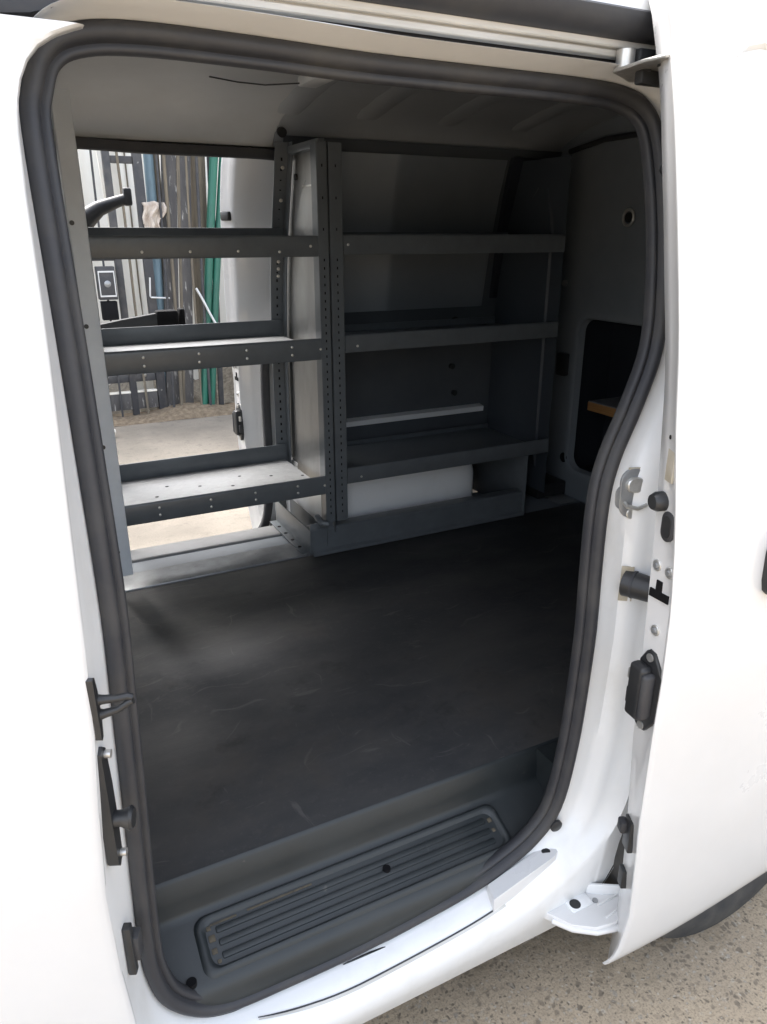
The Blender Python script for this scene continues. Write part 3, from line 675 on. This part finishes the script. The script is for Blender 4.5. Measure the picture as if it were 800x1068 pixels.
# rear wheels
def wheel(xf):
    cx, cz, y0 = 1.335, .337, .803
    m = MB(); prof_ = [(.20, .03), (.235, .010), (.275, .0), (.312, .002), (.334, .010), (.339, .024), (.338, .15), (.331, .18), (.31, .195), (.235, .19), (.20, .17)]
    m.loft([[(cx + r * math.cos(a), y0 + y, cz + max(r * math.sin(a), -.335)) for a in [2 * math.pi * k / 56 for k in range(56)]] for r, y in prof_])
    ty = MB()
    wm = m.build('rear_wheel', TYRE, van, xf, smooth=50)
    m = MB(); m.loft([[(cx + r * math.cos(a), y0 + y, cz + r * math.sin(a)) for a in [2 * math.pi * k / 40 for k in range(40)]] for r, y in ((.203, .02), (.195, .032), (.18, .05), (.12, .04), (.07, .03), (.05, .02), (.0005, .018))])
    m.build('rim', STEELW, wm, xf, smooth=50)
wheel(near); wheel(far)

# ------------------------------------------------------------------ shelving
YF = 2.26                                  # front plane of both units
def yb_(z): return interp(z, [(.5, 2.70), (.75, 2.70), (1.25, 2.685), (1.45, 2.66), (1.60, 2.625), (1.86, 2.545)])
def bright_dots(parent, pts, r=.0042):
    first = None
    for i, p in enumerate(pts):
        if first is None:
            m = MB(); m.tube([(p[0], p[1] + .001, p[2]), (p[0], p[1] - .0022, p[2]), (p[0], p[1] - .003, p[2])], r, 10, rs=[r, r, r * .5])
            first = m.build('bright_dot', CHROME, parent); base = Vector(p)
        else: dup(first, parent, Vector(p) - base)
def tray(unit, x0, x1, z0, z1, zb0, zb1, dots, top):
    yb1 = yb_(zb1) - .012
    m = MB()
    # folded sheet: front lip with returned edges, deck
    m.loft([[(x, y, z) for y, z in ((YF + .012, z1 - .004), (YF + .002, z1), (YF - .002, z1 - .003), (YF - .003, z1 - .008), (YF - .003, z0 + .006), (YF, z0), (YF + .012, z0 + .002), (YF + .014, z0 + .010))] for x in (x0, (x0 + x1) / 2, x1)], closed=False)
    t = m.build('shelf', SHELF, unit, smooth=60)
    m = MB(); m.box(x0 + .003, x1 - .003, YF + .002, yb1 - .002, zb0 - .003, zb0 + .0005)
    for i in range(14):
        u, v = random.random(), random.random()
        m.use(top); m.mi = 0
    m.build('shelf_deck', top, t)
    if zb1 > zb0 + .01:
        m = MB(); m.box(x0, x1, yb1 - .002, yb1 + .003, zb0 - .004, zb1, .0015); m.build('back_lip', SHELF, t)
    bright_dots(t, [(x0 + (x1 - x0) * fx, YF - .003, z0 + (z1 - z0) * fz) for fx, fz in dots])  # bright studs standing in for light through holes in the shelf lip
    return t
def post(unit, x0, x1, z0, z1, m_, side):
    m = MB(); m.use(m_)
    w = x1 - x0
    m.loft([[(x, y, z) for x, y in ((x0, YF + .040), (x0, YF - .004), (x0 + .002, YF - .0065), (x1 - .002, YF - .0065), (x1, YF - .004), (x1, YF + .040), (x1 - .003, YF + .040), (x1 - .003, YF - .003), (x0 + .003, YF - .003), (x0 + .003, YF + .040))] for z in (z0, z1)], cap=True)
    m.use(HOLE)
    z = z0 + .03
    while z < z1 - .03:
        if side: m.box(x0 + w * .5 - .002, x0 + w * .5 + .002, YF - .0071, YF - .006, z, z + .008)
        z += .025 if z < 1.5 else .09
    return m.build('upright', m_, unit, smooth=30)
def side_frame(unit, x, z0, z1, m_):
    """rear leg of the unit that follows the lean of the body side"""
    m = MB(); m.use(m_); zz = [z0 + (z1 - z0) * k / 12 for k in range(13)]
    m.loft([[(x - .048, yb_(z), z), (x, yb_(z), z), (x, yb_(z) - .04, z), (x - .003, yb_(z) - .04, z), (x - .003, yb_(z) - .003, z), (x - .048, yb_(z) - .003, z)] for z in zz], cap=True)
    m.use(HOLE); z = z0 + .05
    while z < z1 - .05:
        m.box(x - .027, x - .021, yb_(z) - .0042, yb_(z) - .003, z, z + .010); z += .03
    return m.build('rear_leg', m_, unit, smooth=30)

ua = root('shelving_unit', (.6, 2.48, .503), 'open backed three tier steel shelving across the far doorway with pale left upright', 'shelving', 'van shelving bays')
post(ua, .205, .252, .575, 1.935, PALEPOST, False)
post(ua, .922, .957, .632, 1.85, SHELF, True)
rl = side_frame(ua, .945, .60, 1.875, SHELF); side_frame(ua, .262, .60, 1.875, SHELF)
bright_dots(rl, [(.925, yb_(z) - .005, z) for z in (1.80, 1.70, 1.50, 1.475, 1.45)], .006)
L2 = [(.16, .32), (.16, .68), (.40, .32), (.40, .68), (.62, .32), (.62, .68), (.84, .32), (.84, .68)]
ta = tray(ua, .252, .930, 1.526, 1.588, 1.530, 1.612, [(.20, .3), (.40, .3), (.61, .3), (.80, .25), (.95, .5)], GALV)
tb = tray(ua, .250, .930, 1.206, 1.275, 1.238, 1.296, L2 + [(.16, -.06), (.985, .5)], GALV)
tc_ = tray(ua, .246, .930, .738, .805, .752, .815, L2 + [(.985, .5)], GALV)
# deck holes of the lowest shelf
for k in range(12):
    x, y = .33 + .053 * k, 2.36 + .24 * ((k * 7) % 5) / 5
    m = MB(); m.tube([(x, y, .7521), (x, y, .7529)], .0065, 10); m.build('deck_hole', HOLE, tc_)
for z in (.66, 1.0, 1.35, 1.62):
    m = MB(); m.tube([(.214, YF - .006, z), (.214, YF - .010, z)], .0065, 10); m.build('bolt', TRIM, ua)

ub = root('shelving_unit', (1.43, 2.48, .503), 'steel shelving bay with closed ends against the dark wall beside the rear door', 'shelving', 'van shelving bays')
post(ub, .962, 1.006, .632, 1.85, SHELF, True)
rr2 = [(.018, .5)]
tray(ub, 1.008, 1.90, 1.530, 1.592, 1.533, 1.60, rr2 + [(-.045, .5)], SHELF)
tray(ub, 1.008, 1.90, 1.222, 1.281, 1.235, 1.262, [(-.045, .5), (.05, .35)], SHELF)
tray(ub, 1.008, 1.90, .763, .821, .772, .79, [(-.045, .5), (.06, .35)], SHELF)
# pressed end panels
def end_panel(unit, x, m_, z0=.585, z1=1.855):
    m = MB(); zz = [z0 + (z1 - z0) * k / 26 for k in range(27)]
    rows = []
    for z in zz:
        y0, y1 = YF + .003, yb_(z) - .003
        e = 0 if z < z0 + .1 or z > 1.72 else .009
        yA, yB = y0 + .075, y1 - .09
        if z > 1.60: k = min((z - 1.60) / .14, 1); yA += .05 * k ** 2; yB -= .05 * k ** 2
        rows.append([(x, y0, z), (x, yA - .006, z), (x - e, yA, z), (x - e, yB, z), (x, yB + .006, z), (x, y1, z)])
    m.loft(rows, closed=False)
    return m.build('end_panel', m_, unit, smooth=20)
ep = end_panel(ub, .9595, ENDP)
m = MB(); m.box(.954, .9585, 2.36, 2.46, 1.735, 1.741, .001); m.build('panel_fold', CHROME, ep)
for y in (2.31, 2.52):
    m = MB(); m.tube([(.959, y, 1.77), (.952, y, 1.77)], .010, 12); m.build('panel_stud', TRIM, ep)
m = MB(); m.box(.935, .9585, YF + .01, 2.53, 1.838, 1.862, .002); m.build('top_rail', SHELF, ub)
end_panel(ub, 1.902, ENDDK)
# foot bracket, tube end and kick rail
m = MB()
m.box(.868, .872, 2.285, 2.66, .508, .60, .001); m.box(.868, .958, 2.281, 2.285, .508, .625, .001); m.box(.84, .872, 2.30, 2.66, .5075, .511, .001)
m.loft([[(.930, YF + .01, .60), (.930, 2.66, .60)], [(.930, YF + .01, .51), (.930, 2.66, .51)]], closed=False)
fb = m.build('foot_bracket', SHELF, ub)
for k in range(4):
    m = MB(); m.tube([(.855, 2.36 + .075 * k, .511), (.855, 2.36 + .075 * k, .5125)], .007, 10); m.build('bracket_hole', HOLE, fb)
m = MB(); m.tube([(.90, YF + .03, .645), (.90, YF + .015, .643), (.905, YF - .005, .633), (.925, YF - .01, .628)], .012, 12); m.build('tube_end', SHELF, ub)
m = MB()
m.loft([[(x, y, z) for y, z in ((YF + .07, .603), (YF + .045, .607), (YF + .02, .604), (YF + .015, .598), (YF + .015, .55), (YF + .012, .525), (YF + .0, .518), (YF - .0, .506), (YF + .06, .505))] for x in (.872, 1.3, 1.80)], closed=False)
m.build('kick_rail', SHELF, ub)
m = MB(); m.box(1.80, 1.804, YF, 2.70, .505, .77, .001); m.build('end_foot', SHELF, ub)
# small scrap on the middle shelf of the closed bay
m = MB(); m.obox(Matrix.Translation((1.68, 2.36, 1.247)) @ Matrix.Rotation(.4, 4, 'Z') @ Matrix.Diagonal((.05, .02, .022, 1)), .003)
tag(m.build('metal_clip', CHROME), 'tiny pale metal clip lying on the middle shelf of the dark bay', 'clip')

# ------------------------------------------------------------------ yard beyond the far doorway
FY = 7.0
STEELF = vary(mat('weathered_dark_steel', (.040, .041, .046), .6), (.075, .072, .07), 9., .45, .7, c3=(.30, .29, .27), s3=14., lo3=.70, hi3=.76)
FLAKE = vary(mat('flaking_paint_board', (.060, .058, .060), .75), (.10, .095, .09), 7., stretch=(3, 3, .7), c3=(.42, .41, .39), s3=10., lo3=.58, hi3=.70)
OLDW = vary(mat('weathered_timber', (.20, .17, .125), .85), (.11, .095, .075), 9., stretch=(6, 6, .4))
BLUEP = vary(mat('faded_blue_pipe', (.20, .30, .36), .5), (.12, .18, .22), 12., stretch=(1, 1, .2))
GREENP = vary(mat('green_plastic_pipe', (.018, .145, .098), .4), (.025, .10, .075), 7., stretch=(1, 1, .3))
CREAM = vary(mat('cream_sheet', (.86, .83, .75), .6), (.72, .67, .57), 2.5, .4, .75, stretch=(2, 2, .5), c3=(.34, .27, .19), s3=6., lo3=.70, hi3=.82)
RAGM = vary(mat('pale_rag_cloth', (.66, .60, .53), .9), (.42, .34, .28), 14., bump=.4, bscale=60.)
WIREM = mat('pale_wire', (.62, .63, .63), .4, metal=.3)
GRAV = vary(mat('grey_brown_gravel', (.27, .24, .19), .95), (.13, .115, .09), 30., bump=.8, bscale=40., bdist=.03)
LITT = vary(mat('dry_leaf_litter', (.14, .105, .07), .95), (.28, .22, .15), 25., bump=.8, bscale=60., bdist=.02)

# rack with two hooked arms just outside the doorway
rk = root('arm_stand', (.16, 3.06, 0), 'dark metal stand with two outstretched arms just outside the far doorway', 'stand')
m = MB(); m.box(.13, .19, 3.03, 3.09, .02, 1.70, .006); m.build('post', STEELF, rk)
m = MB(); m.box(.0, .32, 2.96, 3.16, 0, .02, .004); m.build('base_plate', STEELF, rk)
m = MB(); m.tube([(.16, 3.06, 1.50), (.22, 3.06, 1.535), (.30, 3.06, 1.60), (.345, 3.06, 1.648), (.39, 3.05, 1.680), (.45, 3.05, 1.702), (.49, 3.05, 1.715)], .03, 14, rs=[.05, .048, .044, .036, .027, .021, .019])
a1 = m.build('arm', TRIM, rk); m = MB(); m.box(.478, .508, 3.03, 3.07, 1.690, 1.752, .008); m.build('arm_tip', TRIM, a1)
m = MB(); m.loft([[(x, 3.06 + sy * .022, z + sz * h) for sy, sz in ((-1, -.8), (-1, .8), (-.8, 1), (.8, 1), (1, .8), (1, -.8), (.8, -1), (-.8, -1))] for x, z, h in ((.15, 1.18, .055), (.25, 1.20, .054), (.32, 1.213, .053), (.42, 1.235, .048), (.52, 1.257, .040), (.60, 1.274, .035))], cap=True)
a2 = m.build('arm', TRIM, rk, smooth=50); m = MB(); m.box(.55, .635, 3.032, 3.088, 1.232, 1.312, .01); m.box(.64, .662, 3.035, 3.085, 1.238, 1.316, .006); m.build('arm_tip', HOLE, a2)

# steel gate of welded rails
gt = root('yard_gate', (.4, FY, 0), 'dark weathered steel yard gate of posts and low rails', 'gate')
for z0, z1, d_ in ((.085, .235, 0), (.335, .40, .005)):
    m = MB(); m.box(-1.6, 1.20, FY - .025 + d_, FY + .025 - d_, z0, z1, .004); m.build('rail', FLAKE if z0 < .1 else STEELF, gt)
m = MB(); m.box(-1.6, 1.20, FY - .028, FY + .02, .236, .252, .002); m.build('rail_cap', CREAM, gt)
for x, w in ((-1.6, .07), (-1.0, .06), (-.4, .06), (.15, .06), (.72, .06), (.965, .058), (1.205, .075)):
    m = MB(); m.box(x, x + w, FY - .035, FY + .035, 0, 2.62, .004); m.build('post', STEELF, gt)
for x0, x1, z in ((1.024, 1.204, 2.175), (1.024, 1.204, .70), (.781, .964, 1.41), (-1.52, .71, 2.3), (-1.52, .71, 1.4)):
    m = MB(); m.box(x0, x1, FY - .02, FY + .02, z - .028, z + .028, .003); m.build('crossbar', STEELF, gt)
m = MB(); m.box(-1.7, 1.29, FY - .03, FY + .03, 2.622, 2.69, .004); m.build('top_rail', STEELF, gt)
mb = root('meter_box', (.86, FY - .09, .90), 'dark box with pale rimmed window fixed on the gate', 'box')
m = MB(); m.box(.79, .94, FY - .14, FY - .04, 1.07, 1.34, .006); bx = m.build('body', STEELF, mb)
m = MB(); m.loft([[(.865 + sx * w, FY - .142 - dy, 1.20 + sz * w * 1.6) for sx, sz in ((-1, -1), (1, -1), (1, 1), (-1, 1))] for w, dy in ((.066, 0), (.066, .004), (.058, .004), (.058, 0))]); m.build('frame', WIREM, bx)
m = MB(); m.tube([(.868, FY - .141, 1.20), (.868, FY - .150, 1.20)], .028, 16, rs=[.028, .016]); m.build('dial', GALV, bx)
m = MB(); m.box(.80, .93, FY - .13, FY - .04, .90, 1.055, .005); m.build('lower_cabinet', HOLE, mb)

# boards, poles and pipes standing along the fence
FG = 'boards and poles standing along the fence'
def lean(name, label, cat, m_, x0, x1, w, h, dy=.0, thick=.04, rnd=False, z0=0., group=FG):
    m = MB()
    p0, p1 = Vector((x0, FY + dy, z0)), Vector((x1, FY + dy + .03, h))
    if rnd: m.tube([p0.lerp(p1, t) + Vector((.006 * math.sin(5 * t + x0 * 9), 0, 0)) for t in [k / 6 for k in range(7)]], w / 2, 14)
    else: m.beam(p0, p1, thick, w, .004, up=(1, 0, 0))
    o = m.build(name, m_); return tag(o, label, cat, group)
lean('blue_pipe', 'faded blue pipe standing upright beside the gate post', 'pipe', BLUEP, 1.285, 1.372, .085, 2.75, .06, rnd=True)
lean('timber_pole', 'thin tan weathered pole between the blue pipe and flaking board', 'pole', OLDW, 1.36, 1.44, .060, 2.70, .09, rnd=True)
lean('dark_board', 'first dark flaking board right of the blue pipe', 'board', FLAKE, 1.33, 1.556, .125, 2.72, 0.)
lean('dark_board', 'second dark flaking board beside the tan log post', 'board', FLAKE, 1.47, 1.690, .095, 2.72, -.01)
lean('thin_lath', 'thin rusty lath squeezed between two dark flaking boards', 'lath', OLDW, 1.43, 1.625, .028, 2.74, -.02, .02)
lean('log_post', 'thick tan weathered log post left of the green pipes', 'post', OLDW, 1.70, 1.79, .150, 2.70, .10, rnd=True)
lean('steel_strip', 'narrow dark steel strip at the right edge of the log post', 'strip', STEELF, 1.80, 1.890, .05, 2.70, .02, .02)
lean('green_pipe', 'shiny green plastic pipe leaning left on the fence', 'pipe', GREENP, 1.60, 1.955, .074, 2.70, -.06, rnd=True)
lean('green_pipe', 'shiny green plastic pipe nearest the open far door', 'pipe', GREENP, 1.675, 2.035, .066, 2.70, -.05, rnd=True)
lean('pale_stick', 'short pale stick leaning across the green pipes', 'stick', WIREM, 1.80, 1.62, .022, 1.14, -.12, rnd=True, z0=.78)
m = MB(); m.tube([(1.236, FY - .06, 1.24), (1.222, FY - .06, 1.085), (1.228, FY - .06, 1.072), (1.39, FY - .06, 1.060)], .008, 8)
tag(m.build('bent_wire', WIREM), 'pale bent wire hooked over the gate post below the rag', 'wire')
for k, (x0, x1, w, h, dy, mt, lb) in enumerate((
        (1.10, 1.075, .022, 2.4, -.05, OLDW, 'thin brown pole standing in front of the first cream panel'),
        (.86, .885, .018, 2.5, -.05, STEELF, 'thin dark rod left of the gate bars'),
        (1.325, 1.41, .022, 2.6, -.09, STEELF, 'thin dark rod in front of the blue pipe'),
        (1.40, 1.475, .030, 2.5, -.06, OLDW, 'short brown pole against the first flaking board'),
        (1.575, 1.655, .020, 2.6, -.09, OLDW, 'thin tan rod between the flaking boards and the log post'),
        (1.66, 1.73, .026, 2.4, -.10, STEELF, 'thin dark rod just left of the log post'))):
    lean('thin_pole', lb, 'pole', mt, x0, x1, w, h, dy, rnd=True)
# more boards out of sight of the doorway but standing along the same line
for k in range(8):
    lean('fence_board', 'weathered grey brown fence board right of the green pipes', 'board', (FLAKE, OLDW, STEELF)[k % 3], 2.06 + k * .24, 2.08 + k * .24, .2, 2.3 + .1 * ((k * 5) % 3), .02, group='fence boards behind the far door')
# rag
m = MB(); rnd = random.Random(4); rows = []
for j in range(9):
    t = j / 8; row = []
    for i in range(15):
        u = i / 14; w = .175 - .05 * t + .015 * math.sin(7 * t)
        row.append((1.235 + u * w + .012 * math.sin(9 * t), FY - .05 - .030 * math.sin(u * 13 + 2 * t) - .03 * math.sin(math.pi * u), 1.855 - .235 * t * (1 + .12 * math.sin(u * 8)) - .02 * abs(u - .5)))
    rows.append(row)
m.loft(rows, closed=False); rg = m.build('rag', RAGM, smooth=80)
q = rg.modifiers.new('thick', 'SOLIDIFY'); q.thickness = .018
tag(rg, 'pale crumpled rag hanging on the gate beside the blue pipe', 'rag')
# loose cream sheet leaning behind the gate, wall behind
m = MB(); m.beam((1.13, FY + .12, .02), (1.03, FY + .2, 2.3), .02, .16, .003, up=(1, 0, 0)); tag(m.build('cream_plank', CREAM), 'slanted cream plank behind the gate bars', 'plank')
wl = MB(); wl.box(-6, 12, 8.6, 8.75, 0, 4.4); wl_ = wl.build('yard_wall', CREAM)
tag(wl_, 'tall cream sheeted wall behind the yard gate', 'wall')
for k in range(30):
    m = MB(); m.box(-5.8 + .6 * k, -5.785 + .6 * k, 8.585, 8.5995, .1, 4.35, .002); m.build('sheet_joint', OLDW, wl_)
# gravel heap and litter
m = MB(); rnd = random.Random(9)
def heap(name, mt, y0, y1, x0, x1, h, label, cat, n=1):
    m = MB(); NX, NY = 90, 14
    m.loft([[(x0 + (x1 - x0) * i / NX, y0 + (y1 - y0) * j / NY, max(-.01, h * math.sin(math.pi * j / NY) ** .7 * (.65 + .35 * math.sin(i * .37 + 1.3 * math.sin(i * .11))) * (1 if 1 < i < NX - 1 else 0) + rnd.uniform(-.02, .02) * h * 3)) for i in range(NX + 1)] for j in range(NY + 1)], closed=False)
    o = m.build(name, mt, smooth=0); return tag(o, label, cat, kind='stuff')
heap('gravel', GRAV, 7.15, 8.3, -3, 4, .48, 'heap of grey brown gravel behind the gate rails', 'gravel')
heap('leaf_litter', LITT, 6.72, 7.2, -3, 4.2, .10, 'dry brown litter gathered along the foot of the gate', 'litter')
m = MB(); bmesh.ops.create_icosphere(m.b, subdivisions=2, radius=.055, matrix=Matrix.Translation((.66, 6.35, .05)) @ Matrix.Diagonal((1.2, .9, .8, 1))); 
for v in m.b.verts: v.co += Vector((rnd.uniform(-1, 1), rnd.uniform(-1, 1), rnd.uniform(-1, 1))) * .006
tag(m.build('white_stone', CREAM), 'small white stone lying on the sand before the gate', 'stone')

# tree far behind, over the top of the open door
LEAF = vary(mat('leaf_green', (.05, .075, .03), .6), (.09, .10, .045), 3.)
BARK = vary(mat('bark', (.12, .095, .07), .9), (.06, .05, .04), 8., stretch=(3, 3, .4))
tr = root('tree', (15.6, 12.8, 0), 'leafy tree beyond the yard seen over the open sliding door', 'tree')
m = MB(); base = Vector((15.6, 12.8, 0))
m.tube([base, base + Vector((.1, 0, 1.5)), base + Vector((.0, .1, 3.2)), base + Vector((.2, 0, 5.2))], .2, 12, rs=[.28, .2, .16, .08])
for k in range(7):
    a = k * 2.4; m.tube([base + Vector((0, .05, 2.6 + .3 * k)), base + Vector((math.cos(a) * .9, math.sin(a) * .9, 3.5 + .35 * k)), base + Vector((math.cos(a) * 1.8, math.sin(a) * 1.8, 4.0 + .45 * k))], .06, 8, rs=[.09, .06, .02])
m.build('trunk', BARK, tr)
m = MB(); rnd = random.Random(21); cl = [(rnd.gauss(0, 1.15), rnd.gauss(0, 1.15), 5.4 + rnd.gauss(0, 1.0)) for _ in range(46)]
for c in cl:
    for _ in range(70):
        p = base + Vector(c) + Vector((rnd.gauss(0, .34), rnd.gauss(0, .34), rnd.gauss(0, .26)))
        a = Vector((rnd.uniform(-1, 1), rnd.uniform(-1, 1), rnd.uniform(-.6, .6))).normalized() * .13; c2 = a.orthogonal().normalized() * .05
        m._f([m.b.verts.new(q) for q in (p - a, p + c2, p + a, p - c2)])
m.build('crown', LEAF, tr, smooth=0)
